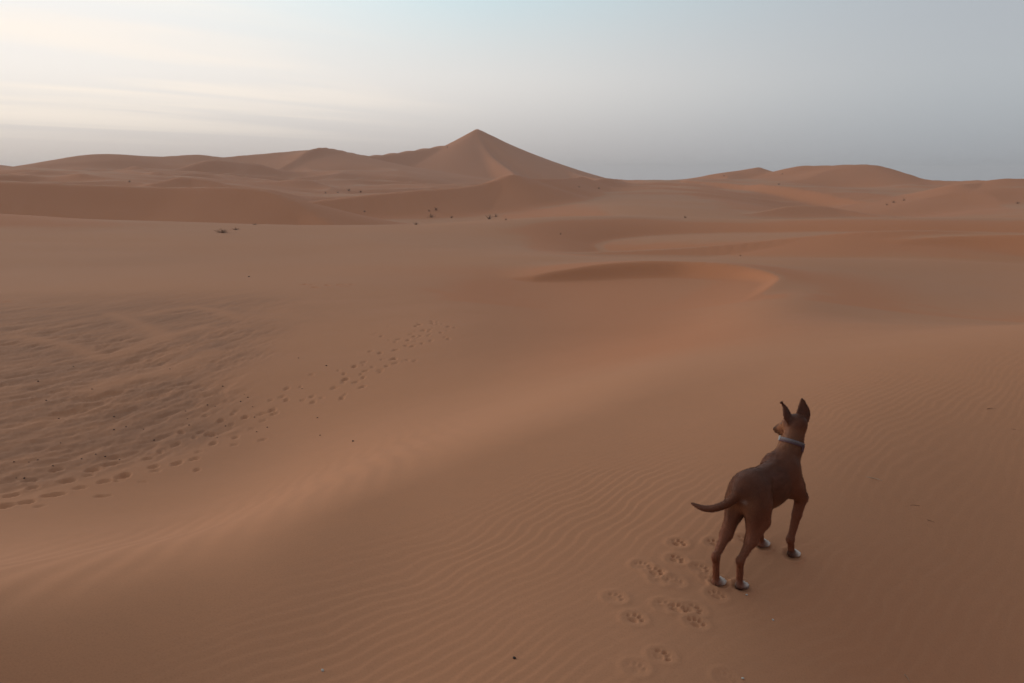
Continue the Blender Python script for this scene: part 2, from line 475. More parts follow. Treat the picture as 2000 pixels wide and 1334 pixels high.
# prints: image spot on flat ground is turned into a place by walking the sight line down to the land
def land(x, y, detail=True, tracks=True):
    x, y = np.asarray(x, float), np.asarray(y, float)
    az, r = np.arctan2(x, y), np.maximum(np.hypot(x, y), 0.05)
    h = base_height(az, r)
    h = np.asarray(h)
    far = r > 15
    if far.any():
        xf, yf, hf = x[far], y[far], h[far]
        rf = r[far]
        for d in DUNES:
            hf = smax(hf, dune_height(xf, yf, d), d['k'])
        # folds and lesser crests among the far dunes
        wx = xf + 9 * fbm(xf / 45, yf / 45, 17, 2)
        wy = yf + 9 * fbm(xf / 45, yf / 45, 19, 2)
        fold = 1 - 2.0 * np.abs(fbm(wx / 50, wy / 34, 15, 2))
        hf = hf + 3.2 * (fold - 0.6) * sstep(145, 200, rf) * sstep(315, 275, rf) * (0.35 + 0.65 * sstep(0.05, -0.08, az[far]))
        # slow swell of the sand
        hf = hf + np.clip((rf - 45) / 200, 0, 1) * 0.9 * fbm(xf / 34, yf / 34, 3, 3) * (0.25 + 0.75 * sstep(330, 290, rf)) * np.clip((600 - rf) / 200, 0, 1)
        hf = hf + sstep(20, 40, rf) * 0.05 * fbm(xf / 7, yf / 7, 8, 2)
        hf = hf + sstep(500, 1500, rf) * 6 * fbm(xf / 400, yf / 400, 13, 3)
        h[far] = hf
    if detail:
        near = r < 26
        xn, yn, rn, an = x[near], y[near], r[near], az[near]
        dh = 0.012 * fbm(xn / 1.7, yn / 1.7, 21, 3)
        # wind ripples over the dune underfoot
        px = 1000 + F * np.tan(np.clip(an, -1.2, 1.2))
        ang = R(45) + 0.22 * vnoise(xn / 3.1, yn / 3.1, 31)
        u = xn * 0.72 - yn * 0.69
        v = xn * 0.69 + yn * 0.72
        warp = 0.075 * fbm(xn / 0.55, yn / 0.55, 41, 3) + 0.22 * vnoise(xn / 1.9, yn / 1.9, 44)
        lam = 0.058
        ph = (u + warp) / lam * 2 * math.pi
        rip = np.sin(ph + 0.45 * np.sin(ph)) 
        crest = np.interp(px, [-600, 0, 400, 800, 1100, 1300, 1500, 1750, 2000, 2600], [2.3, 2.9, 3.4, 4.3, 5.4, 6.4, 7.5, 8.8, 9.8, 11])
        amp = 0.0007 * (1 - sstep(0.72, 1.0, rn / crest)) * (0.25 + 0.75 * sstep(-0.5, 0.4, vnoise(xn / 1.1, yn / 1.1, 51)))
        dh = dh + amp * rip
        # faint second set on the slope into the hollow
        u2 = xn * 0.98 + yn * 0.2 + 0.12 * fbm(xn / 1.1, yn / 1.1, 61, 2)
        a2 = 0.0022 * sstep(1.02, 1.25, rn / crest) * (1 - sstep(1.6, 2.2, rn / crest)) * (1 - sstep(700, 1000, px))
        dh = dh + a2 * np.sin(u2 / 0.17 * 2 * math.pi)
        # torn ridges in the hollow
        m = hollow_mask(an, rn)
        su = xn * STREAK[0] + yn * STREAK[1]
        sv = -xn * STREAK[1] + yn * STREAK[0]
        q = 0.25 * fbm(xn / 1.5, yn / 1.5, 71, 2)
        n1 = fbm(su / 1.1 + q, sv / 0.27 + 2 * q, 72, 4, 0.6)
        n1 = sstep(-0.05, 0.55, n1) * 0.7 + 0.3 * n1
        n2 = fbm(su / 0.34, sv / 0.14, 75, 3, 0.65)
        pat = sstep(-0.35, 0.45, fbm(xn / 2.6, yn / 2.6, 79, 2))
        calm = 0.35 + 0.75 * sstep(19, 12, rn)
        dh = dh - m * calm * (0.052 * n1 * (0.45 + 0.55 * pat) - 0.034 * n2 * (0.45 + 0.55 * pat) + 0.02)
        if tracks:
            for (tx, ty, ang_, kind) in TRACKS:
                c, s = math.cos(ang_), math.sin(ang_)
                rad = 0.16 if isinstance(kind, str) else 0.55
                sel = np.nonzero((np.abs(xn - tx) < rad) & (np.abs(yn - ty) < rad))[0]
                if not len(sel):
                    continue
                lx = (xn[sel] - tx) * c + (yn[sel] - ty) * s       # along the print
                ly = -(xn[sel] - tx) * s + (yn[sel] - ty) * c
                if kind == 'paw':
                    f = np.zeros_like(lx)
                    for (cx, cy, rx, ry, dep) in PAW:
                        e = ((lx - cx) / rx) ** 2 + ((ly - cy) / ry) ** 2
                        f = np.maximum(f, dep * np.exp(-e * e))
                    e = (lx / 0.062) ** 2 + (ly / 0.058) ** 2
                    rim = 0.0022 * np.exp(-((np.sqrt(e) - 1.0) / 0.26) ** 2)
                    dh[sel] += rim - f * (0.48 + 0.4 * vnoise(xn[sel] / 0.03, yn[sel] / 0.03, 3)) * (0.6 + 0.4 * math.sin(tx * 91 + ty * 57))
                elif kind == 'stand':
                    e = (lx / 0.052) ** 2 + (ly / 0.040) ** 2
                    dh[sel] += 0.005 * np.exp(-((np.sqrt(e) - 1.15) / 0.28) ** 2) * (1 + 0.8 * vnoise(xn[sel] / 0.03, yn[sel] / 0.03, 9)) - 0.005 * np.exp(-e * e)
                else:
                    sz = kind
                    e = (lx / (0.17 * sz)) ** 2 + (ly / (0.075 * sz)) ** 2 + 0.5 * vnoise(xn[sel] / 0.12, yn[sel] / 0.12, 6)
                    rim = 0.006 * sz * np.exp(-((np.sqrt(np.maximum(e, 0)) - 1.25) / 0.3) ** 2)
                    dh[sel] += rim - 0.048 * sz * np.exp(-e * e) * (1 + 0.5 * vnoise(xn[sel] / 0.09, yn[sel] / 0.09, 5))
        h[near] += dh
    return h


PAW = [(-0.017, 0.0, 0.015, 0.019, 0.017), (0.022, 0.0105, 0.0125, 0.0080, 0.017), (0.022, -0.0105, 0.0125, 0.0080, 0.017),
       (0.006, 0.029, 0.0115, 0.0080, 0.016), (0.006, -0.029, 0.0115, 0.0080, 0.016)]
TRACKS = []


def stand_dents():
    for k_, (px_, py_) in FEET_PX.items():
        x_, y_ = hit(px_, py_)
        TRACKS.append((x_ + 0.008, y_ + 0.008, R(47), 'stand'))


FEET_PX = dict(hl=(1403, 1142), hr=(1447, 1148), fl=(1487, 1068), fr=(1545, 1086))      # where the paws stand in the picture


def hit(px, py, rmax=400.0, detail=False):
    """where the sight line of an image spot meets the land"""
    d = ray(px, py)
    q = math.hypot(d[0], d[1])
    rr = np.exp(np.linspace(math.log(1.2), math.log(rmax), 3000))
    x, y = rr * d[0] / q, rr * d[1] / q
    zz = EYE + rr * d[2] / q
    g = land(x, y, detail, False)
    under = np.nonzero(g >= zz)[0]
    i = under[0] if len(under) else int(np.argmin(zz - g))
    return float(x[i]), float(y[i])


def ground_z(x, y):
    return float(land(np.array([x]), np.array([y]))[0])


rng = random.Random(11)
for (px, py, a) in [(1255, 1105, 20), (1322, 1094, 60), (1290, 1133, 35), (1318, 1137, 15), (1325, 1061, 40), (1396, 1061, 30), (1370, 1113, 40),
                    (1390, 1130, 50), (1202, 1168, 45), (1240, 1209, 40), (1300, 1184, 35), (1326, 1190, 35), (1356, 1192, 60), (1360, 1217, 30), (1400, 1164, 20),
                    (1293, 1281, 50), (1243, 1306, 35), (1420, 1327, 40), (1455, 1054, 40), (1280, 1118, 45)]:
    x, y = hit(px, py)
    TRACKS.append((x, y, R(90 - a + rng.uniform(-10, 10)), 'paw'))
stand_dents()
# trodden trail along the rim of the hollow
trail = [(-120, 1000), (0, 975), (100, 955), (200, 932), (300, 905), (390, 872), (450, 838), (520, 805), (590, 780), (650, 752), (700, 730), (750, 705), (790, 685), (830, 650), (850, 625)]
tp = np.array([hit(*p) for p in trail])
ang_t = 0
for i in range(len(tp) - 1):
    a, b = tp[i], tp[i + 1]
    dv = b - a
    ln = np.linalg.norm(dv)
    ang_t = math.atan2(dv[1], dv[0])
    nrm = np.array((-dv[1], dv[0])) / ln
    for k in range(max(2, int(ln / 0.075))):
        t = rng.random()
        p = a + dv * t + nrm * rng.gauss(0.05, 0.34)
        if i < 5 and rng.random() < 0.5:
            continue
        TRACKS.append((p[0], p[1], ang_t + rng.uniform(-0.5, 0.5), rng.uniform(0.26, 0.42) if i < 5 else rng.uniform(0.28, 0.5)))
for (px, py) in [(8, 988), (50, 981), (105, 966), (155, 952), (205, 940), (20, 966), (65, 950), (130, 938), (60, 935), (180, 915), (300, 911), (215, 903), (290, 893), (345, 905), (240, 930), (110, 915)]:
    x, y = hit(px, py)
    TRACKS.append((x, y, ang_t * 0 + math.atan2(STREAK[1], STREAK[0]) + rng.uniform(-.2, .2), rng.uniform(0.42, 0.68)))
for k in range(26):
    x, y = hit(rng.uniform(585, 690), rng.uniform(543, 562))
    TRACKS.append((x, y, rng.uniform(0, 3), rng.uniform(0.5, 0.8)))

# rings and spokes of the ground sheet, finest where the picture needs it
rings = [0.25, 0.5, 0.75]
v = 0.9
while v < 1700:
    rings.append(v)
    if v < 2.2: v += 0.03
    elif v < 4.7: v += 0.0062
    elif v < 7: v += 0.021
    elif v < 26: v *= 1.0046
    elif v < 480: v *= 1.0085
    else: v *= 1.10
rings = np.array(rings)
pxs = np.concatenate([np.arange(-400, -60, 5), np.arange(-60, 1140, 2.5), np.arange(1140, 1460, 1.4), np.arange(1460, 2060, 2.8), np.arange(2060, 2420, 5)])
azs = np.arctan((pxs - 1000) / F)
azs = np.concatenate([np.linspace(-math.pi, azs[0], 60)[:-1], azs, np.linspace(azs[-1], math.pi, 60)[1:-1]])
nr, na = len(rings), len(azs)
RR, AA = np.meshgrid(rings, azs, indexing='ij')
X, Y = (RR * np.sin(AA)).ravel(), (RR * np.cos(AA)).ravel()
Z = land(X, Y)
hol = hollow_mask(AA.ravel(), RR.ravel())
co = np.stack([X, Y, Z], 1)
co = np.vstack([co, [[0, 0, float(Z[:na].mean())]]])
i = np.arange(nr - 1)[:, None] * na
j = np.arange(na)[None, :]
jn = (j + 1) % na
quads = np.stack([i + j, i + na + j, i + na + jn, i + jn], -1).reshape(-1, 4)
tri = np.stack([np.full(na, nr * na), np.arange(na), (np.arange(na) + 1) % na], 1)


def mesh_from(name, co, quads=None, tris=None, smooth=True):
    me = bpy.data.meshes.new(name)
    nq = 0 if quads is None else len(quads)
    nt = 0 if tris is None else len(tris)
    me.vertices.add(len(co))
    me.vertices.foreach_set('co', np.asarray(co, np.float32).ravel())
    loops = np.concatenate([np.asarray(a, np.int32).ravel() for a in (quads, tris) if a is not None])
    me.loops.add(len(loops))
    me.loops.foreach_set('vertex_index', loops)
    starts = np.concatenate([np.arange(nq) * 4, nq * 4 + np.arange(nt) * 3]).astype(np.int32)
    me.polygons.add(nq + nt)
    me.polygons.foreach_set('loop_start', starts)
    me.polygons.foreach_set('use_smooth', np.full(nq + nt, smooth))
    me.update(calc_edges=True)
    me.validate()
    return me


def link(name, me, mat=None, parent=None, **props):
    o = bpy.data.objects.new(name, me)
    col.objects.link(o)
    if mat is not None:
        me.materials.clear()
        me.materials.append(mat)
    if parent is not None:
        o.parent = parent
    for k, v in props.items():
        o[k] = v
    return o


def new_mat(name):
    m = bpy.data.materials.new(name)
    m.use_nodes = True
    m.node_tree.nodes.clear()
    n = N(m.node_tree)
    out = n.new('ShaderNodeOutputMaterial')
    b = n.new('ShaderNodeBsdfPrincipled')
    m.node_tree.links.new(b.outputs[0], out.inputs[0])
    return m, n, b


# ------------------------------------------------------------------ sand
sand, s, b = new_mat('sand')
pos = s.new('ShaderNodeNewGeometry').outputs['Position']
broad = s.noise(pos, 0.035, 4, 0.55)
patch = s.noise(pos, 0.35, 4, 0.6)
fine = s.noise(pos, 9.0, 5, 0.65)
grain = s.noise(pos, 420.0, 2, 0.6)
c = s.mix(s.maprange(broad, 0.35, 0.65), (0.475, 0.210, 0.108, 1), (0.458, 0.214, 0.119, 1))
c = s.mix(s.math('MULTIPLY', s.maprange(patch, 0.35, 0.7), 0.35), c, (0.465, 0.202, 0.098, 1))
# steep slip faces hold the looser, redder sand
nz = s.new('ShaderNodeSeparateXYZ')
att = s.new('ShaderNodeAttribute', attribute_name='slip')
c = s.mix(s.math('MULTIPLY', att.outputs['Fac'], 0.75), c, (0.49, 0.180, 0.080, 1))
ba = s.new('ShaderNodeAttribute', attribute_name='bowl')
c = s.mix(s.math('MULTIPLY', ba.outputs['Fac'], 0.85), c, (0.495, 0.190, 0.088, 1))
# the hollow is floored with coarser grey-brown grit
ha = s.new('ShaderNodeAttribute', attribute_name='hollow')
smp = s.new('ShaderNodeMapping')
s.put(smp.inputs[0], pos)
smp.inputs['Rotation'].default_value = (0, 0, -math.atan2(STREAK[1], STREAK[0]))
smp2 = s.vmath('MULTIPLY', smp.outputs[0], (0.55, 2.6, 1.0))
hm = s.math('MULTIPLY', ha.outputs['Fac'], s.maprange(s.noise(smp2, 1.0, 5, 0.65, 0.3), 0.30, 0.68, 0.30, 1.0))
c = s.mix(hm, c, (0.330, 0.154, 0.086, 1))
c = s.mix(s.maprange(fine, 0.3, 0.7, 0.0, 0.10), c, (0.33, 0.17, 0.10, 1))
c = s.mix(s.maprange(s.noise(pos, 130, 3, 0.7), 0.42, 0.72, 0.0, 0.22), c, (0.27, 0.115, 0.06, 1))
c = s.mix(s.maprange(grain, 0.62, 0.8, 0.0, 0.25), c, (0.22, 0.12, 0.08, 1))
s.put(b.inputs['Base Color'], c)
b.inputs['Roughness'].default_value = 0.92
b.inputs['Specular IOR Level'].default_value = 0.15
bp = s.new('ShaderNodeBump')
bp.inputs['Strength'].default_value = 0.35
bp.inputs['Distance'].default_value = 0.004
hgt = s.math('ADD', s.math('MULTIPLY', s.noise(pos, 60, 3, 0.7), 0.6), s.math('MULTIPLY', grain, 0.25))
s.put(bp.inputs['Height'], hgt)
s.put(b.inputs['Normal'], bp.outputs[0])

me = mesh_from('sand_dunes', co, quads, tri)
ground = link('sand_dunes', me, sand, kind='structure', label='rippled orange sand dunes rising to a pointed dune on the skyline')
# slip-face attribute from slope
nrm = np.empty(len(co) * 3, np.float32)
me.vertices.foreach_get('normal', nrm)
nz_ = nrm.reshape(-1, 3)[:, 2]
slope = np.sqrt(np.clip(1 - nz_ ** 2, 0, 1)) / np.clip(nz_, 0.2, 1)
rall = np.append(RR.ravel(), 0.0)
slip = sstep(0.30, 0.52, slope) * (rall > 22)
at = me.attributes.new('slip', 'FLOAT', 'POINT')
at.data.foreach_set('value', slip.astype(np.float32))
at = me.attributes.new('hollow', 'FLOAT', 'POINT')
at.data.foreach_set('value', np.append(hol, 0).astype(np.float32))
pxa = 1000 + F * np.tan(np.clip(AA.ravel(), -1.2, 1.2))
rr_ = RR.ravel()
bowl = np.exp(-((pxa - 1230 - 9 * (20 - rr_)) / 300) ** 2) * sstep(8.5, 13, rr_) * (1 - sstep(32, 36, rr_)) * (np.abs(AA.ravel()) < 1.1)
at = me.attributes.new('bowl', 'FLOAT', 'POINT')
at.data.foreach_set('value', np.append(bowl, 0).astype(np.float32))
print('TRIS', 2 * len(quads) + len(tri), nr, na)

# ------------------------------------------------------------------ the dog
def grid_sdf(prims, lo, hi, step):
    """blend rounded solids into one distance field on a grid; prims are (function, box, blend)"""
    n = np.ceil((hi - lo) / step).astype(int) + 1
    D = np.full(n, 0.05, np.float32)
    ax = [lo[i] + step * np.arange(n[i]) for i in range(3)]
    for fn, blo, bhi, k in prims:
        pad = k + 0.012
        s0 = [max(0, int((blo[i] - pad - lo[i]) / step)) for i in range(3)]
        s1 = [min(n[i], int((bhi[i] + pad - lo[i]) / step) + 2) for i in range(3)]
        sl = tuple(slice(a, b) for a, b in zip(s0, s1))
        x = ax[0][sl[0]][:, None, None]
        y = ax[1][sl[1]][None, :, None]
        z = ax[2][sl[2]][None, None, :]
        d = fn(x, y, z)
        old = D[sl]
        h = np.clip(0.5 + 0.5 * (old - d) / k, 0, 1)
        D[sl] = (old * (1 - h) + d * h - k * h * (1 - h)).astype(np.float32)
    return D


def cone(a, b, ra, rb, k=0.02, flat=None):
    """tapered limb from a to b"""
    a, b = np.array(a, float), np.array(b, float)
    ba = b - a
    l2 = ba @ ba

    def fn(x, y, z):
        t = np.clip(((x - a[0]) * ba[0] + (y - a[1]) * ba[1] + (z - a[2]) * ba[2]) / l2, 0, 1)
        q = np.sqrt((x - a[0] - t * ba[0]) ** 2 + (y - a[1] - t * ba[1]) ** 2 + (z - a[2] - t * ba[2]) ** 2)
        return q - (ra + (rb - ra) * t)
    m = max(ra, rb)
    return fn, np.minimum(a, b) - m, np.maximum(a, b) + m, k


def egg(c, r, k=0.02, rot=0.0, yaw=0.0):
    """ellipsoid; rot tips it nose-up about the side axis, yaw turns it about the vertical"""
    c, r = np.array(c, float), np.array(r, float)
    cr, sr, cy, sy = math.cos(rot), math.sin(rot), math.cos(yaw), math.sin(yaw)

    def fn(x, y, z):
        X, Y, Zz = x - c[0], y - c[1], z - c[2]
        X, Y = X * cy + Y * sy, -X * sy + Y * cy
        X, Zz = X * cr + Zz * sr, -X * sr + Zz * cr
        k0 = np.sqrt((X / r[0]) ** 2 + (Y / r[1]) ** 2 + (Zz / r[2]) ** 2) + 1e-9
        k1 = np.sqrt((X / r[0] ** 2) ** 2 + (Y / r[1] ** 2) ** 2 + (Zz / r[2] ** 2) ** 2) + 1e-9
        return k0 * (k0 - 1) / k1
    m = r.max()
    return fn, c - m, c + m, k


def ear(base, up, out, outline, thick, cup, k=0.008):
    """thin cupped flap: outline is a polygon in the (out, up) plane"""
    base, up, out = np.array(base, float), unit(up), np.array(out, float)
    out = unit(out - up * (out @ up))
    nrm_ = np.cross(up, out)
    pg = np.array(outline)
    allp = np.array([base + out * p[0] + up * p[1] for p in pg])

    def fn(x, y, z):
        X, Y, Zz = x - base[0], y - base[1], z - base[2]
        u = X * out[0] + Y * out[1] + Zz * out[2]
        v = X * up[0] + Y * up[1] + Zz * up[2]
        w_ = X * nrm_[0] + Y * nrm_[1] + Zz * nrm_[2]
        w_ = w_ + cup * u * u
        best = np.full(u.shape, 1e9)
        sgn = np.ones(u.shape)
        for i in range(len(pg)):
            a, b = pg[i], pg[i - 1]
            e = b - a
            pu, pv = u - a[0], v - a[1]
            t = np.clip((pu * e[0] + pv * e[1]) / (e @ e), 0, 1)
            best = np.minimum(best, (pu - t * e[0]) ** 2 + (pv - t * e[1]) ** 2)
            c1, c2 = v >= a[1], v < b[1]
            c3 = e[0] * pv > e[1] * pu
            flip = (c1 & c2 & c3) | (~c1 & ~c2 & ~c3)
            sgn = np.where(flip, -sgn, sgn)
        d2 = sgn * np.sqrt(best)
        q = np.maximum(np.abs(w_) - thick, 0)
        return np.where(d2 > 0, np.sqrt(d2 * d2 + q * q), np.maximum(d2, np.abs(w_) - thick)) - 0.003
    return fn, allp.min(0) - 0.02, allp.max(0) + 0.02, k


def surface_nets(D, lo, step):
    """quads and vertices of the zero level"""
    ins = D < 0
    n = np.array(D.shape)
    cells = np.zeros(n - 1, np.int8)
    for i in (0, 1):
        for j in (0, 1):
            for k in (0, 1):
                cells += ins[i:n[0] - 1 + i, j:n[1] - 1 + j, k:n[2] - 1 + k]
    act = np.argwhere((cells > 0) & (cells < 8))
    idx = np.full(n - 1, -1, np.int64)
    idx[act[:, 0], act[:, 1], act[:, 2]] = np.arange(len(act))
    acc = np.zeros((len(act), 3))
    cnt = np.zeros(len(act))
    corners = [(i, j, k) for i in (0, 1) for j in (0, 1) for k in (0, 1)]
    for a in corners:
        for ax_ in range(3):
            if a[ax_]:
                continue
            b = list(a); b[ax_] = 1
            da = D[act[:, 0] + a[0], act[:, 1] + a[1], act[:, 2] + a[2]]
            db = D[act[:, 0] + b[0], act[:, 1] + b[1], act[:, 2] + b[2]]
            m = (da < 0) != (db < 0)
            t = np.where(m, da / np.where(m, da - db, 1), 0)
            p = np.array(a, float)[None] + t[:, None] * np.eye(3)[ax_][None]
            acc[m] += p[m]
            cnt[m] += 1
    verts = lo + (act + acc / cnt[:, None]) * step
    quads = []
    for ax_ in range(3):
        o = [1, 1, 1]; o[ax_] = 0
        u_, v_ = [q for q in range(3) if q != ax_]
        A = ins[tuple(slice(o[q], n[q] - 1) for q in range(3))]
        sh = [slice(o[q], n[q] - 1) for q in range(3)]
        sh[ax_] = slice(1, n[ax_])
        B = ins[tuple(sh)]
        e = np.argwhere(A != B)
        if not len(e):
            continue
        base = e + np.array(o)
        first = A[e[:, 0], e[:, 1], e[:, 2]]

        def cell(du, dv):
            c_ = base.copy(); c_[:, u_] -= du; c_[:, v_] -= dv
            return idx[c_[:, 0], c_[:, 1], c_[:, 2]]
        q = np.stack([cell(1, 1), cell(0, 1), cell(0, 0), cell(1, 0)], 1)
        flip = first if ax_ != 1 else ~first
        q[~flip] = q[~flip][:, ::-1]
        quads.append(q)
    return verts, np.vstack(quads)


FEET = {k: np.array(hit(*v)) for k, v in FEET_PX.items()}
hind = (FEET['hl'] + FEET['hr']) / 2
fore = (FEET['fl'] + FEET['fr']) / 2
axis = unit(fore - hind)
DOG_YAW = math.atan2(axis[1], axis[0])
DOG_AT = (hind + fore) / 2
STANCE = np.linalg.norm(fore - hind)
DOG_Z = np.mean([ground_z(*p) for p in FEET.values()])
print('DOG', DOG_AT, 'yaw', math.degrees(DOG_YAW), 'stance', STANCE, 'z', DOG_Z)


def to_dog(p):
    d = np.array(p) - DOG_AT
    c, s_ = math.cos(DOG_YAW), math.sin(DOG_YAW)
    return np.array((d[0] * c + d[1] * s_, -d[0] * s_ + d[1] * c))


foot = {k: to_dog(v) for k, v in FEET.items()}
footz = {k: ground_z(*v) - DOG_Z for k, v in FEET.items()}
print(foot, footz)
prims = []
white_spots = []
# trunk
prims += [egg((0.135, 0, 0.374), (0.170, 0.084, 0.106), 0.03, rot=0.10),
          egg((0.02, 0, 0.412), (0.165, 0.066, 0.074), 0.035, rot=0.0),
          egg((-0.09, 0, 0.432), (0.105, 0.070, 0.072), 0.04),
          egg((-0.135, 0, 0.405), (0.055, 0.060, 0.070), 0.03),
          egg((0.230, 0, 0.376), (0.080, 0.070, 0.090), 0.04),
          egg((0.205, 0, 0.432), (0.085, 0.048, 0.046), 0.035)]
for sd, fk, hk in ((1, 'fl', 'hl'), (-1, 'fr', 'hr')):
    # shoulder and fore leg
    fx, fy = foot[fk]; fz = footz[fk]
    wr = (fx - 0.032, fy * 0.98, fz + 0.105)
    el = (fx + 0.022, sd * 0.078, 0.280)
    prims += [egg((0.230, sd * 0.056, 0.388), (0.044, 0.036, 0.098), 0.035, rot=0.25),
              cone((0.248, sd * 0.066, 0.345), el, 0.043, 0.029, 0.028),
              cone(el, (el[0] * .6 + wr[0] * .4, el[1] * .6 + wr[1] * .4, el[2] * .6 + wr[2] * .4), 0.029, 0.0215, 0.016),
              cone((el[0] * .6 + wr[0] * .4, el[1] * .6 + wr[1] * .4, el[2] * .6 + wr[2] * .4), wr, 0.0215, 0.0150, 0.012),
              egg((wr[0] - 0.004, wr[1], wr[2]), (0.0185, 0.0175, 0.022), 0.012),
              cone(wr, (fx - 0.012, fy, fz + 0.032), 0.0145, 0.0155, 0.012),
              egg((fx + 0.005, fy, fz + 0.020), (0.034, 0.026, 0.019), 0.012)]
    for tx, ty in ((0.036, 0.0085), (0.036, -0.0085), (0.026, 0.021), (0.026, -0.021)):
        prims.append(egg((fx + tx, fy + ty, fz + 0.013), (0.018, 0.0088, 0.0115), 0.004))
    # thigh, hock and hind paw
    hx, hy = foot[hk]; hz = footz[hk]
    hock = (hx - 0.022, hy + sd * 0.002, hz + 0.146)
    knee = (-0.094, sd * 0.064, 0.285)
    mid = (knee[0] * .5 + hock[0] * .5 + 0.004, knee[1] * .45 + hock[1] * .55, knee[2] * .5 + hock[2] * .5)
    prims += [egg((-0.105, sd * 0.050, 0.372), (0.066, 0.040, 0.094), 0.035, rot=-0.25),
              cone((-0.095, sd * 0.053, 0.36), knee, 0.050, 0.034, 0.03),
              cone((-0.132, sd * 0.043, 0.355), mid, 0.036, 0.0235, 0.03),
              cone(knee, mid, 0.033, 0.0235, 0.02),
              cone(mid, hock, 0.0235, 0.0140, 0.015),
              egg((hock[0] - 0.006, hock[1], hock[2]), (0.0195, 0.0165, 0.022), 0.01),
              cone(hock, (hx - 0.014, hy, hz + 0.034), 0.0148, 0.0138, 0.010),
              egg((hx + 0.003, hy, hz + 0.019), (0.032, 0.024, 0.018), 0.012)]
    for tx, ty in ((0.033, 0.008), (0.033, -0.008), (0.023, 0.0195), (0.023, -0.0195)):
        prims.append(egg((hx + tx, hy + ty, hz + 0.0125), (0.017, 0.0085, 0.011), 0.004))
# neck
prims += [cone((0.228, 0, 0.415), (0.292, -0.012, 0.512), 0.074, 0.052, 0.035),
          cone((0.292, -0.012, 0.512), (0.326, -0.014, 0.600), 0.051, 0.047, 0.022)]
# head, turned to the dog's left
HEAD_YAW, HEAD_PITCH = R(60), R(-20)
hd = np.array((math.cos(HEAD_YAW) * math.cos(HEAD_PITCH), math.sin(HEAD_YAW) * math.cos(HEAD_PITCH), math.sin(HEAD_PITCH)))
hl_ = np.array((-math.sin(HEAD_YAW), math.cos(HEAD_YAW), 0))
hu = np.cross(hd, hl_)
hc = np.array((0.338, -0.012, 0.618))


def hp(f, l, u):
    return hc + hd * f + hl_ * l + hu * u


prims += [egg(hp(0.005, 0, 0.004), (0.060, 0.050, 0.046), 0.02, rot=-HEAD_PITCH * -1, yaw=HEAD_YAW),
          egg(hp(0.035, 0.024, -0.010), (0.034, 0.022, 0.026), 0.015, yaw=HEAD_YAW),
          egg(hp(0.035, -0.024, -0.010), (0.034, 0.022, 0.026), 0.015, yaw=HEAD_YAW),
          cone(hp(0.045, 0, -0.002), hp(0.150, 0, -0.016), 0.034, 0.0195, 0.02),
          cone(hp(0.035, 0, -0.030), hp(0.130, 0, -0.034), 0.022, 0.012, 0.010),
          egg(hp(0.062, 0.022, 0.018), (0.014, 0.010, 0.008), 0.01, yaw=HEAD_YAW),
          egg(hp(0.062, -0.022, 0.018), (0.014, 0.010, 0.008), 0.01, yaw=HEAD_YAW)]
E_OUT = [(-0.024, -0.012), (0.024, -0.022), (0.034, 0.014), (0.030, 0.038), (0.006, 0.082), (-0.002, 0.088), (-0.014, 0.056), (-0.024, 0.024)]
prims.append(ear(hp(-0.008, -0.036, 0.030), hu * 1.0 - hl_ * 0.10 - hd * 0.05, -hl_ * 0.9 - hd * 0.45, E_OUT, 0.0022, -6.0))
E_L = [(-0.024, -0.012), (0.024, -0.022), (0.034, 0.014), (0.028, 0.036), (0.012, 0.064), (0.004, 0.070), (-0.012, 0.052), (-0.024, 0.024)]
lb, lu, lo_ = hp(-0.008, 0.036, 0.030), hu * 1.0 + hl_ * 0.30 - hd * 0.02, hl_ * 0.9 - hd * 0.45
prims.append(ear(lb, lu, lo_, E_L, 0.0022, 6.0))
tipb = lb + unit(lu) * 0.063 + unit(hl_) * 0.006
prims.append(cone(tipb, tipb + hl_ * 0.014 + np.array((0, 0, 0.020)), 0.0060, 0.0050, 0.006))
prims.append(cone(tipb + hl_ * 0.014 + np.array((0, 0, 0.020)), tipb + hl_ * 0.021 + np.array((0, 0, 0.018)), 0.0048, 0.0035, 0.005))
# tail: hangs back and swings to the dog's left, tip lifting
tail = [(-0.145, 0.0, 0.450), (-0.188, 0.014, 0.415), (-0.218, 0.050, 0.372), (-0.236, 0.102, 0.342), (-0.242, 0.152, 0.334), (-0.244, 0.200, 0.342)]
tr = [0.026, 0.021, 0.0165, 0.0140, 0.0112, 0.004]
_t = np.arange(len(tail)); _tt = np.linspace(0, len(tail) - 1, 21)
tr = list(np.interp(_tt, _t, tr))
tail = [tuple(q_) for q_ in np.stack([catmull(_t, np.array(tail)[:, c_], _tt, False) for c_ in range(3)], 1)]
for i_ in range(len(tail) - 1):
    prims.append(cone(tail[i_], tail[i_ + 1], tr[i_], tr[i_ + 1], 0.006 if i_ > 2 else 0.03))

lo, hi = np.array((-0.38, -0.17, -0.06)), np.array((0.46, 0.28, 0.80))
STEP = 0.0042
D = grid_sdf(prims, lo, hi, STEP)
dv, dq = surface_nets(D, lo, STEP)
# a light relaxation takes the grid out of the surface
nb = np.zeros_like(dv); nc = np.zeros(len(dv))
for a_, b_ in ((0, 1), (1, 2), (2, 3), (3, 0)):
    np.add.at(nb, dq[:, a_], dv[dq[:, b_]]); np.add.at(nc, dq[:, a_], 1)
dv = dv * 0.55 + 0.45 * nb / nc[:, None]
dme = mesh_from('dog_body', dv, dq)

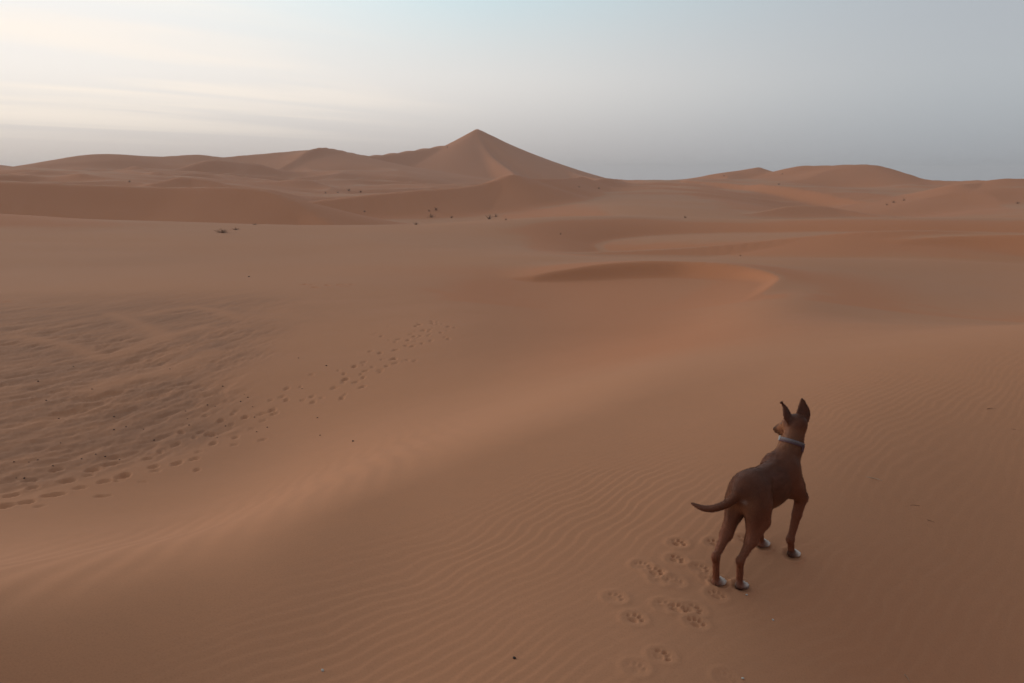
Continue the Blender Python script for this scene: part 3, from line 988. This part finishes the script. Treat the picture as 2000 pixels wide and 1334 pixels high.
# coat: dark russet, paler on throat, belly and backs of the thighs, white toes; highlights painted in
nv = len(dv)
dn = np.empty(nv * 3, np.float32)
dme.vertices.foreach_get('normal', dn)
dn = dn.reshape(-1, 3)
DARK, TAN, WHITE, MUZ = np.array((0.112, 0.040, 0.023)), np.array((0.30, 0.130, 0.066)), np.array((0.80, 0.75, 0.69)), np.array((0.045, 0.022, 0.016))
cl = np.tile(DARK, (nv, 1))


def blend(mask, colr):
    global cl
    cl = cl * (1 - mask[:, None]) + colr * mask[:, None]


RED = np.array((0.225, 0.074, 0.038))
blend(0.8 * sstep(0.36, 0.24, dv[:, 2]), RED)
# paler underside and inner thighs
blend(0.55 * sstep(0.0, 0.9, -dn[:, 2]) * sstep(0.22, 0.27, dv[:, 2]), TAN)
sh_ = np.exp(-(((dv[:, 0] - 0.22) / 0.06) ** 2 + ((dv[:, 2] - 0.38) / 0.09) ** 2)) * (np.abs(dv[:, 1]) > 0.04)  # shoulder highlight, painted into the coat colour
blend(0.55 * sh_, RED * 1.15)
th_ = np.exp(-(((dv[:, 0] + 0.10) / 0.06) ** 2 + ((dv[:, 2] - 0.33) / 0.08) ** 2)) * (np.abs(dv[:, 1]) > 0.04)  # thigh highlight, painted into the coat in the same way
blend(0.5 * th_, RED * 1.2)
blend(0.5 * np.exp(-(((dv[:, 0] - 0.27) / 0.05) ** 2 + ((dv[:, 2] - 0.44) / 0.06) ** 2)), TAN * 0.8)  # painted highlight at the base of the neck
butt = np.exp(-(((dv[:, 0] + 0.165) / 0.05) ** 2 + ((np.abs(dv[:, 1]) - 0.02) / 0.04) ** 2 + ((dv[:, 2] - 0.370) / 0.055) ** 2))
blend(0.85 * butt, TAN * 1.1)
spot = np.exp(-(((dv[:, 0] + 0.16) / 0.04) ** 2 + ((dv[:, 1] + 0.022) / 0.010) ** 2 + ((dv[:, 2] - 0.395) / 0.011) ** 2))
blend(np.clip(1.2 * spot, 0, 0.8), WHITE * 0.7)
# neck: tan coat, with the lit left side and throat painted paler still
nk = sstep(0.495, 0.54, dv[:, 2]) * sstep(0.63, 0.60, dv[:, 2]) * (dv[:, 0] > 0.2)
blend(0.75 * nk * sstep(-0.25, 0.7, dn[:, 1] * 0.8 + dn[:, 0] * 0.3), TAN * 1.15)
blend(0.35 * nk, TAN)
fr_ = (dv - hc) @ hd
face = sstep(0.02, 0.07, fr_) * (dv[:, 2] > 0.50)
blend(0.8 * face, TAN)
blend(0.7 * sstep(0.105, 0.135, fr_) * (dv[:, 2] > 0.50), MUZ)
dists = sstep(0.635, 0.66, dv[:, 2])
blend(0.75 * dists, DARK * 0.75)
tl = sstep(-0.17, -0.20, dv[:, 0]) * (dv[:, 2] > 0.30)
blend(0.5 * tl, DARK * 0.85)
for k_ in foot:
    fx, fy = foot[k_]
    near_ = np.exp(-(((dv[:, 0] - fx - 0.036) / 0.032) ** 2 + ((dv[:, 1] - fy + 0.006) / 0.038) ** 2))
    m_ = near_ * sstep(0.046, 0.030, dv[:, 2] - footz[k_])
    blend(np.clip(1.8 * m_, 0, 0.95), WHITE)
    m_ = sstep(0.010, 0.004, dv[:, 2] - footz[k_])
    blend(0.7 * m_, DARK * 0.5)
ca = dme.attributes.new('coat', 'FLOAT_COLOR', 'POINT')
ca.data.foreach_set('color', np.concatenate([cl, np.ones((nv, 1))], 1).astype(np.float32).ravel())

coat, s, b = new_mat('short_coat')
at_ = s.new('ShaderNodeAttribute', attribute_name='coat')
opos = s.new('ShaderNodeTexCoord').outputs['Object']
mpn = s.new('ShaderNodeMapping'); s.put(mpn.inputs[0], opos); mpn.inputs['Scale'].default_value = (0.45, 1, 0.6)
hairn = s.noise(mpn.outputs[0], 260, 3, 0.7)
mott = s.noise(opos, 22, 3, 0.6)
cc = s.mix(s.maprange(hairn, 0.35, 0.7, 0.0, 0.30), at_.outputs['Color'], (0.30, 0.30, 0.30, 1), 'MULTIPLY')
cc = s.mix(s.maprange(mott, 0.35, 0.7, 0.0, 0.28), cc, (0.20, 0.066, 0.034, 1))
s.put(b.inputs['Base Color'], cc)
b.inputs['Roughness'].default_value = 0.5
b.inputs['Specular IOR Level'].default_value = 0.12
b.inputs['Sheen Weight'].default_value = 0.0
b.inputs['Sheen Roughness'].default_value = 0.5
bp = s.new('ShaderNodeBump'); bp.inputs['Strength'].default_value = 0.35; bp.inputs['Distance'].default_value = 0.003
s.put(bp.inputs['Height'], hairn); s.put(b.inputs['Normal'], bp.outputs[0])

# short hair lying back over the skin
frng = np.random.default_rng(4)
pick = frng.integers(0, nv, 70000)
pick = pick[(dv[pick, 2] > 0.03)]
fp, fn_, fc = dv[pick].copy(), dn[pick], cl[pick]
fp += frng.normal(0, 0.0016, fp.shape)
flow = np.tile(np.array((-0.8, 0.0, -0.5)), (len(fp), 1))
leg_ = sstep(0.30, 0.22, fp[:, 2])[:, None]
flow = flow * (1 - leg_) + np.array((0.0, 0, -1.0)) * leg_
tl_ = (sstep(-0.19, -0.22, fp[:, 0]) * (fp[:, 2] > 0.30))[:, None]
flow = flow * (1 - tl_) + np.array((-0.15, 1.0, 0.0)) * tl_
hd_ = sstep(0.56, 0.60, fp[:, 2])[:, None]
flow = flow * (1 - hd_) + (-hd + np.array((0, 0, 0.2))) * hd_
flow += frng.normal(0, 0.18, flow.shape)
flow -= fn_ * np.sum(flow * fn_, 1)[:, None]
flow /= np.linalg.norm(flow, axis=1)[:, None] + 1e-6
ln_ = frng.uniform(0.006, 0.011, len(fp)) * (1 - 0.5 * hd_[:, 0])
wd_ = np.cross(fn_, flow) * 0.0008
tipp = fp + (flow * 0.97 + fn_ * 0.20) * ln_[:, None]
fv = np.stack([fp - wd_, fp + wd_, tipp], 1).reshape(-1, 3)
ft = np.arange(len(fv)).reshape(-1, 3)
fme = mesh_from('fur', fv, None, ft)
fcol = np.repeat(fc * frng.uniform(0.75, 1.45, (len(fp), 1)), 3, 0)
fa = fme.attributes.new('coat', 'FLOAT_COLOR', 'POINT')
fa.data.foreach_set('color', np.concatenate([fcol, np.ones((len(fcol), 1))], 1).astype(np.float32).ravel())

dog = bpy.data.objects.new('dog', None)
dog.empty_display_size = 0.2
col.objects.link(dog)
dog.location = (DOG_AT[0], DOG_AT[1], DOG_Z - 0.004)
dog.rotation_euler = (0, 0, DOG_YAW)
dog.scale = (1.03, 1.03, 1.03)
dog['label'] = 'slim brown dog with pointed ears and white toes standing on rippled sand'
dog['category'] = 'dog'
link('body', dme, coat, dog)
link('fur', fme, coat, dog, kind='stuff')


def simple_mat(name, colr, rough=0.6, spec=0.3, metal=0.0, var=0.3, scale=40):
    m, n, b = new_mat(name)
    tc = n.new('ShaderNodeTexCoord').outputs['Object']
    v_ = n.noise(tc, scale, 3, 0.6)
    n.put(b.inputs['Base Color'], n.mix(n.maprange(v_, 0.3, 0.7, 0, var), (*colr, 1), tuple(q * 0.45 for q in colr) + (1,)))
    b.inputs['Roughness'].default_value = rough
    b.inputs['Specular IOR Level'].default_value = spec
    b.inputs['Metallic'].default_value = metal
    return m


def ball(c, r, nu=10, nvv=8):
    vs, qs, ts = [], [], []
    for i in range(1, nvv):
        for j in range(nu):
            a, e = 2 * math.pi * j / nu, math.pi * i / nvv
            vs.append((c[0] + r[0] * math.sin(e) * math.cos(a), c[1] + r[1] * math.sin(e) * math.sin(a), c[2] + r[2] * math.cos(e)))
    t0, b0 = len(vs), len(vs) + 1
    vs += [(c[0], c[1], c[2] + r[2]), (c[0], c[1], c[2] - r[2])]
    for i in range(nvv - 2):
        for j in range(nu):
            k = (j + 1) % nu
            qs.append((i * nu + j, (i + 1) * nu + j, (i + 1) * nu + k, i * nu + k))
    for j in range(nu):
        k = (j + 1) % nu
        ts.append((t0, j, k))
        ts.append((b0, (nvv - 2) * nu + k, (nvv - 2) * nu + j))
    return np.array(vs), np.array(qs), np.array(ts)


eye_m = simple_mat('eye', (0.02, 0.012, 0.008), 0.08, 0.6)
nose_m = simple_mat('nose_leather', (0.018, 0.014, 0.013), 0.35, 0.5, scale=300)
for sd in (1, -1):
    link('eye', mesh_from('eye', *ball(hp(0.066, sd * 0.0285, 0.010), (0.0085,) * 3)), eye_m, dog)
link('nose', mesh_from('nose', *ball(hp(0.162, 0, -0.012), (0.014, 0.014, 0.012))), nose_m, dog)

# collar: webbing band round the neck, buckle and hanging tag
collar_m = simple_mat('grey_webbing', (0.17, 0.138, 0.145), 0.8, 0.2, scale=250, var=0.5)
metal_m = simple_mat('dull_metal', (0.62, 0.60, 0.57), 0.35, 0.5, 0.6)
edge_m = simple_mat('purple_webbing_lining', (0.11, 0.055, 0.065), 0.8, 0.2)
cc_ = np.array((0.302, -0.013, 0.540)); cn = unit((0.42, -0.05, 0.90))
cu = unit(np.cross((0, 1, 0), cn)); cv = np.cross(cn, cu)


def band(r0, r1, hh, n=48, off=0.0):
    vs, qs = [], []
    for i in range(n):
        a = 2 * math.pi * i / n
        for (rr, hq) in ((r0, -hh), (r1, -hh * 0.9), (r1, hh * 0.9), (r0, hh)):
            vs.append(cc_ + cn * (hq + off) + (cu * math.cos(a) + cv * math.sin(a)) * rr)
    for i in range(n):
        k = (i + 1) % n
        for q in range(4):
            p = (q + 1) % 4
            qs.append((i * 4 + q, k * 4 + q, k * 4 + p, i * 4 + p))
    return np.array(vs), np.array(qs)


collar = link('collar', mesh_from('collar', *band(0.048, 0.0585, 0.0075)), collar_m, dog, label='grey woven collar')
link('lining', mesh_from('lining', *band(0.048, 0.0592, 0.0035, off=-0.0105)), edge_m, collar)


def boxmesh(c, ax3, half):
    vs = [c + ax3[0] * (half[0] * i) + ax3[1] * (half[1] * j) + ax3[2] * (half[2] * k) for i in (-1, 1) for j in (-1, 1) for k in (-1, 1)]
    qs = [(0, 1, 3, 2), (4, 6, 7, 5), (0, 4, 5, 1), (2, 3, 7, 6), (0, 2, 6, 4), (1, 5, 7, 3)]
    return np.array(vs), np.array(qs)


def on_collar(deg, rr):
    a = R(deg)
    d_ = cu * math.cos(a) + cv * math.sin(a)
    return cc_ + d_ * rr, d_, np.cross(cn, d_)


p_, d_, t_ = on_collar(118, 0.0605)
link('buckle', mesh_from('buckle', *boxmesh(p_, (d_, t_, cn), (0.003, 0.009, 0.011)), smooth=False), metal_m, collar)
p_, d_, t_ = on_collar(-95, 0.061)
link('tag', mesh_from('tag', *boxmesh(p_ - cn * 0.018, (d_, t_, cn), (0.0018, 0.008, 0.014)), smooth=False), edge_m, collar)

# ------------------------------------------------------------------ pebbles, twigs and scraps on the sand
def rock_mesh(name, seed, flat=0.65):
    r_ = random.Random(seed)
    v_, q_, t_ = ball((0, 0, 0), (1, 1, flat), 9, 6)
    v_ = np.array(v_)
    ph = [(unit([r_.gauss(0, 1) for _ in range(3)]), r_.uniform(-0.30, 0.25)) for _ in range(7)]
    sc = np.ones(len(v_))
    for d_, a_ in ph:
        sc += a_ * np.maximum(v_ @ d_, 0) ** 2
    return mesh_from(name, v_ * sc[:, None], q_, t_)


stone_m = simple_mat('dark_stone', (0.055, 0.040, 0.034), 0.85, 0.2, scale=3, var=0.6)
pale_m = simple_mat('bleached_chip', (0.50, 0.44, 0.38), 0.8, 0.2, scale=3)
rocks = [rock_mesh('pebble', 100 + i) for i in range(5)]
PEBBLES = [(625, 850), (501, 844), (522, 835), (497, 815), (420, 791), (369, 828), (424, 853), (493, 794), (484, 775), (477, 769), (435, 753), (222, 809), (143, 714),
           (74, 743), (114, 812), (118, 862), (27, 900), (73, 895), (56, 899), (103, 908), (31, 928), (47, 930), (159, 893), (187, 885), (233, 893), (205, 888), (280, 833), (246, 831),
           (222, 836), (332, 720), (583, 700), (637, 715), (590, 760), (620, 817), (362, 800), (405, 790), (440, 830), (300, 855), (90, 780), (180, 760), (366, 815), (470, 783)]
rng = random.Random(5)


def put_rock(name, px, py, size_px, mat, label, category, group=None, rm=None):
    x, y = hit(px, py, 60)
    d_ = math.sqrt(x * x + y * y + 4)
    size = size_px * d_ / F / 2
    o = bpy.data.objects.new(name, (rm or rng.choice(rocks)))
    col.objects.link(o)
    if not o.data.materials:
        o.data.materials.append(mat)
    o.material_slots[0].link = 'OBJECT'
    o.material_slots[0].material = mat
    o.location = (x, y, ground_z(x, y) + size * 0.25)
    o.rotation_euler = (rng.uniform(-.3, .3), rng.uniform(-.3, .3), rng.uniform(0, 6.28))
    o.scale = (size * rng.uniform(0.9, 1.25), size * rng.uniform(0.8, 1.05), size)
    o['label'], o['category'] = label, category
    if group:
        o['group'] = group
    return o


for (px, py) in PEBBLES:
    put_rock('pebble', px, py, rng.uniform(2.2, 3.6), stone_m, 'tiny dark pebble lying on the churned floor of the hollow', 'pebble', 'dark pebbles scattered in the hollow')
put_rock('pebble', 690, 862, 5.5, stone_m, 'single dark pebble alone on smooth sand beside the trail of footprints', 'pebble')
put_rock('pebble', 486, 541, 4.0, stone_m, 'dark pebble on the smooth plain beyond the churned hollow', 'pebble')
put_rock('pebble', 1005, 1288, 8.0, stone_m, 'brown pebble resting alone among the sand ripples', 'pebble')
put_rock('stone_chip', 630, 1310, 7.0, pale_m, 'small pale chip lying on ripples far from the paw prints', 'chip')
for (px, py, lb_) in [(1458, 1164, 'tiny white chip on the sand just behind the dog\'s hind paw'), (1510, 1213, 'tiny pale chip on bare sand between dog and pale twig'),
                      (1450, 1329, 'pale chip beside the last paw print behind the dog')]:
    put_rock('stone_chip', px, py, 5.0, pale_m, lb_, 'chip')


def twig_mesh(seed, bend=0.12):
    r_ = random.Random(seed)
    pts = [np.array((t - 0.5, bend * math.sin(t * 3.0) + r_.uniform(-.02, .02), 0.02 * math.sin(t * 5))) for t in np.linspace(0, 1, 8)]
    rad = np.linspace(0.022, 0.010, 8)
    vs, qs = [], []
    for i in range(8):
        for k in range(5):
            a = 2 * math.pi * k / 5
            vs.append(pts[i] + np.array((0, math.cos(a), math.sin(a))) * rad[i])
    for i in range(7):
        for k in range(5):
            n_ = (k + 1) % 5
            qs.append((i * 5 + k, i * 5 + n_, i * 5 + 5 + n_, i * 5 + 5 + k))
    return mesh_from('twig', np.array(vs), np.array(qs), np.array([(0, 2, 1), (0, 3, 2), (0, 4, 3), (35, 36, 37), (35, 37, 38), (35, 38, 39)]))


twig_dark = simple_mat('dry_twig', (0.085, 0.05, 0.035), 0.85, 0.2)
twig_pale = simple_mat('bleached_twig', (0.42, 0.31, 0.22), 0.85, 0.2)
for i_, (px, py, ang_, len_px, mt, lb_) in enumerate([
        (1937, 799, 5, 18, twig_dark, 'short dark twig on the crest of the near dune, farthest from the dog'),
        (1978, 838, 60, 9, twig_dark, 'stubby dark twig near the crest of the near dune'),
        (1702, 935, -12, 34, twig_pale, 'thin bleached straw lying on sand level with the dog\'s chest'),
        (1785, 988, 3, 22, twig_dark, 'dark twig lying straight on sand ahead of a second bent twig'),
        (1813, 1017, -14, 20, twig_dark, 'bent dark twig nearer the dog\'s paws than its straight neighbour'),
        (1768, 1323, -38, 26, twig_pale, 'bleached curved twig on the shaded ripples below the dog')]):
    x, y = hit(px, py, 60)
    L_ = len_px * math.sqrt(x * x + y * y + 3) / F
    o = link('twig', twig_mesh(40 + i_), mt, label=lb_, category='twig')
    e_ = 0.5 * L_
    a_ = R(ang_) * 2.2
    o.location = (x, y, ground_z(x, y) + 0.015 * L_ + 0.001)
    o.scale = (L_, L_, L_)
    o.rotation_euler = (0, 0, a_)

# ------------------------------------------------------------------ desert shrubs far out on the sand
leaf_m = simple_mat('dusty_foliage', (0.215, 0.125, 0.072), 0.9, 0.1, scale=6, var=0.6)
stem_m = simple_mat('dry_stem', (0.24, 0.135, 0.08), 0.9, 0.1, scale=8)
straw_m = simple_mat('dry_grass', (0.34, 0.19, 0.11), 0.9, 0.1, scale=6, var=0.5)


def shrub_meshes(seed, nb=26, leaves=420, spread=1.0):
    """stems fanning out of the ground and small leaves along them; unit height"""
    r_ = random.Random(seed)
    vs, qs, lv, lq = [], [], [], []
    for _ in range(nb):
        a, tilt = r_.uniform(0, 6.28), r_.uniform(0.15, 1.15) * spread
        ln_ = r_.uniform(0.5, 1.05)
        p = np.array((r_.gauss(0, .10), r_.gauss(0, .10), -0.08))
        d_ = np.array((math.cos(a) * math.sin(tilt), math.sin(a) * math.sin(tilt), math.cos(tilt)))
        b0 = len(vs)
        path = []
        for k in range(5):
            path.append(p.copy())
            for m_ in range(3):
                an = 2.09 * m_
                vs.append(p + np.array((math.cos(an), math.sin(an), 0)) * (0.020 * (1 - k / 5.5)))
            p = p + d_ * ln_ / 4
            d_ = unit(d_ + np.array((r_.gauss(0, .18), r_.gauss(0, .18), r_.gauss(0.03, .12))))
        for k in range(4):
            for m_ in range(3):
                n_ = (m_ + 1) % 3
                qs.append((b0 + k * 3 + m_, b0 + k * 3 + n_, b0 + k * 3 + 3 + n_, b0 + k * 3 + 3 + m_))
        for _l in range(leaves // nb):
            t = r_.uniform(0.8, 3.99)
            k = int(t)
            q = path[k] + (path[min(4, k + 1)] - path[k]) * (t - k) + np.array([r_.gauss(0, .05) for _ in range(3)])
            e1 = unit([r_.gauss(0, 1) for _ in range(3)]) * r_.uniform(0.03, 0.07)
            e2 = unit(np.cross(e1, [r_.gauss(0, 1) for _ in range(3)])) * r_.uniform(0.012, 0.03)
            b1 = len(lv)
            lv += [q - e1, q + e2, q + e1, q - e2]
            lq.append((b1, b1 + 1, b1 + 2, b1 + 3))
    return mesh_from('stem', np.array(vs), np.array(qs)), mesh_from('foliage', np.array(lv), np.array(lq), smooth=False)


KINDS = [shrub_meshes(1, 26, 300), shrub_meshes(2, 20, 210, 1.2), shrub_meshes(3, 30, 240, 0.8)]
DRY = shrub_meshes(9, 46, 140, 1.25)
for m_ in KINDS + [DRY]:
    m_[0].materials.append(stem_m)
    m_[1].materials.append(straw_m if m_ is DRY else leaf_m)
SHRUBS = [
    (434, 455, 17, 3, 'widest dry grass clump on the pale plain'), (460, 449, 9, 3, 'low dry tuft beside the widest grass clump'), (497, 439, 6, 3, 'flat dry tuft on the crest of the pale plain'),
    (812, 439, 8, 0, 'small dark shrub at the crest line, beside the dark dune face'), (842, 425, 12, 1, 'dark shrub low on the shaded dune face'),
    (852, 411, 9, 0, 'dark shrub halfway up the shaded dune face, above its twin'), (838, 413, 6, 2, 'little tuft touching the shrub halfway up the shaded dune face'),
    (882, 426, 7, 2, 'faint flattened shrub between the two shrub groups on the shaded face'),
    (955, 428, 14, 0, 'tallest dark shrub at the foot of the shaded dune face'), (968, 424, 11, 1, 'bushy dark shrub leaning against the tallest shrub'), (988, 430, 6, 2, 'small round shrub near the end of the crest line'),
    (712, 414, 5, 2, 'lone tuft on the shaded dune face far from other shrubs'),
    (636, 378, 5, 0, 'first tuft of the row below the rounded dune shoulder'), (660, 377, 5, 1, 'second tuft of the row below the rounded dune shoulder'), (681, 373, 7, 0, 'largest tuft of the row below the rounded dune shoulder'), (704, 376, 6, 2, 'end tuft of the row below the pointed dune'),
    (253, 356, 6, 0, 'dark speck of a bush on the pale ridge of the hazy dunes'),
    (874, 288, 5, 1, 'tuft high on the flank of the pointed dune'),
    (1170, 369, 7, 0, 'dark tuft on the open slope beside the pointed dune'), (1131, 366, 5, 2, 'faint tuft on the open slope below the pointed dune\'s tail'),
    (1338, 426, 10, 1, 'dark low bush with drifted sand on the wide slope'), (1095, 458, 5, 0, 'tiny tuft on the pale swell before the wide slope'), (1446, 500, 5, 0, 'tiny tuft behind the orange crescent slip face'),
    (1414, 345, 5, 0, 'tuft standing against the sky on the low saddle'), (1521, 361, 6, 2, 'tuft above the slanting orange slip face'), (1528, 341, 5, 1, 'tuft near the top of the rounded hill'),
    (1765, 392, 9, 1, 'scrubby bush on the flank of the rounded hill'), (1745, 396, 7, 0, 'smaller bush joined to the scrubby bush on the hill flank'), (1732, 401, 6, 2, 'lowest little bush on the hill flank'),
    (1988, 398, 7, 0, 'lone tuft below the far reddish hump'),
]
for (px, py, hpx, kd, lb_) in SHRUBS:
    x, y = hit(px, py, 420)
    hgt_ = (0.6 if kd == 3 else 0.8 if px < 1100 else 0.62) * hpx * math.hypot(x, y) / F
    st, fo = (KINDS + [DRY])[kd]
    o = bpy.data.objects.new('grass_tuft' if kd == 3 else 'desert_shrub', None)
    col.objects.link(o)
    o.location = (x, y, ground_z(x, y))
    wide = 2.2 if kd == 3 else rng.uniform(0.9, 1.3)
    o.scale = (hgt_ * wide, hgt_ * wide, hgt_)
    o.rotation_euler = (0, 0, rng.uniform(0, 6.28))
    o['label'], o['category'] = lb_, 'shrub'
    if kd == 3:
        o['category'] = 'grass'
    o['group'] = 'scattered desert plants'
    link('stem', st, None, o)
    link('foliage', fo, None, o)

# ------------------------------------------------------------------ dusty evening air
hz_m = bpy.data.materials.new('dusty_air')
hz_m.use_nodes = True
hz_m.node_tree.nodes.clear()
hn = N(hz_m.node_tree)
ho = hn.new('ShaderNodeOutputMaterial')
pv = hn.new('ShaderNodeVolumePrincipled')
pv.inputs['Color'].default_value = (0.90, 0.89, 0.90, 1)
pv.inputs['Density'].default_value = 0.00048
pv.inputs['Anisotropy'].default_value = 0.2
hz_m.node_tree.links.new(pv.outputs[0], ho.inputs['Volume'])
zmin, zmax = float(Z.min()) - 1.0, max(float(Z.max()), EYE) + 2.0
hv, hq = boxmesh(np.array((0, 0, (zmin + zmax) / 2)), np.eye(3), (1900, 1900, (zmax - zmin) / 2))
link('haze', mesh_from('haze', hv, hq, smooth=False), hz_m, kind='stuff', label='thin dusty evening haze over the dunes')
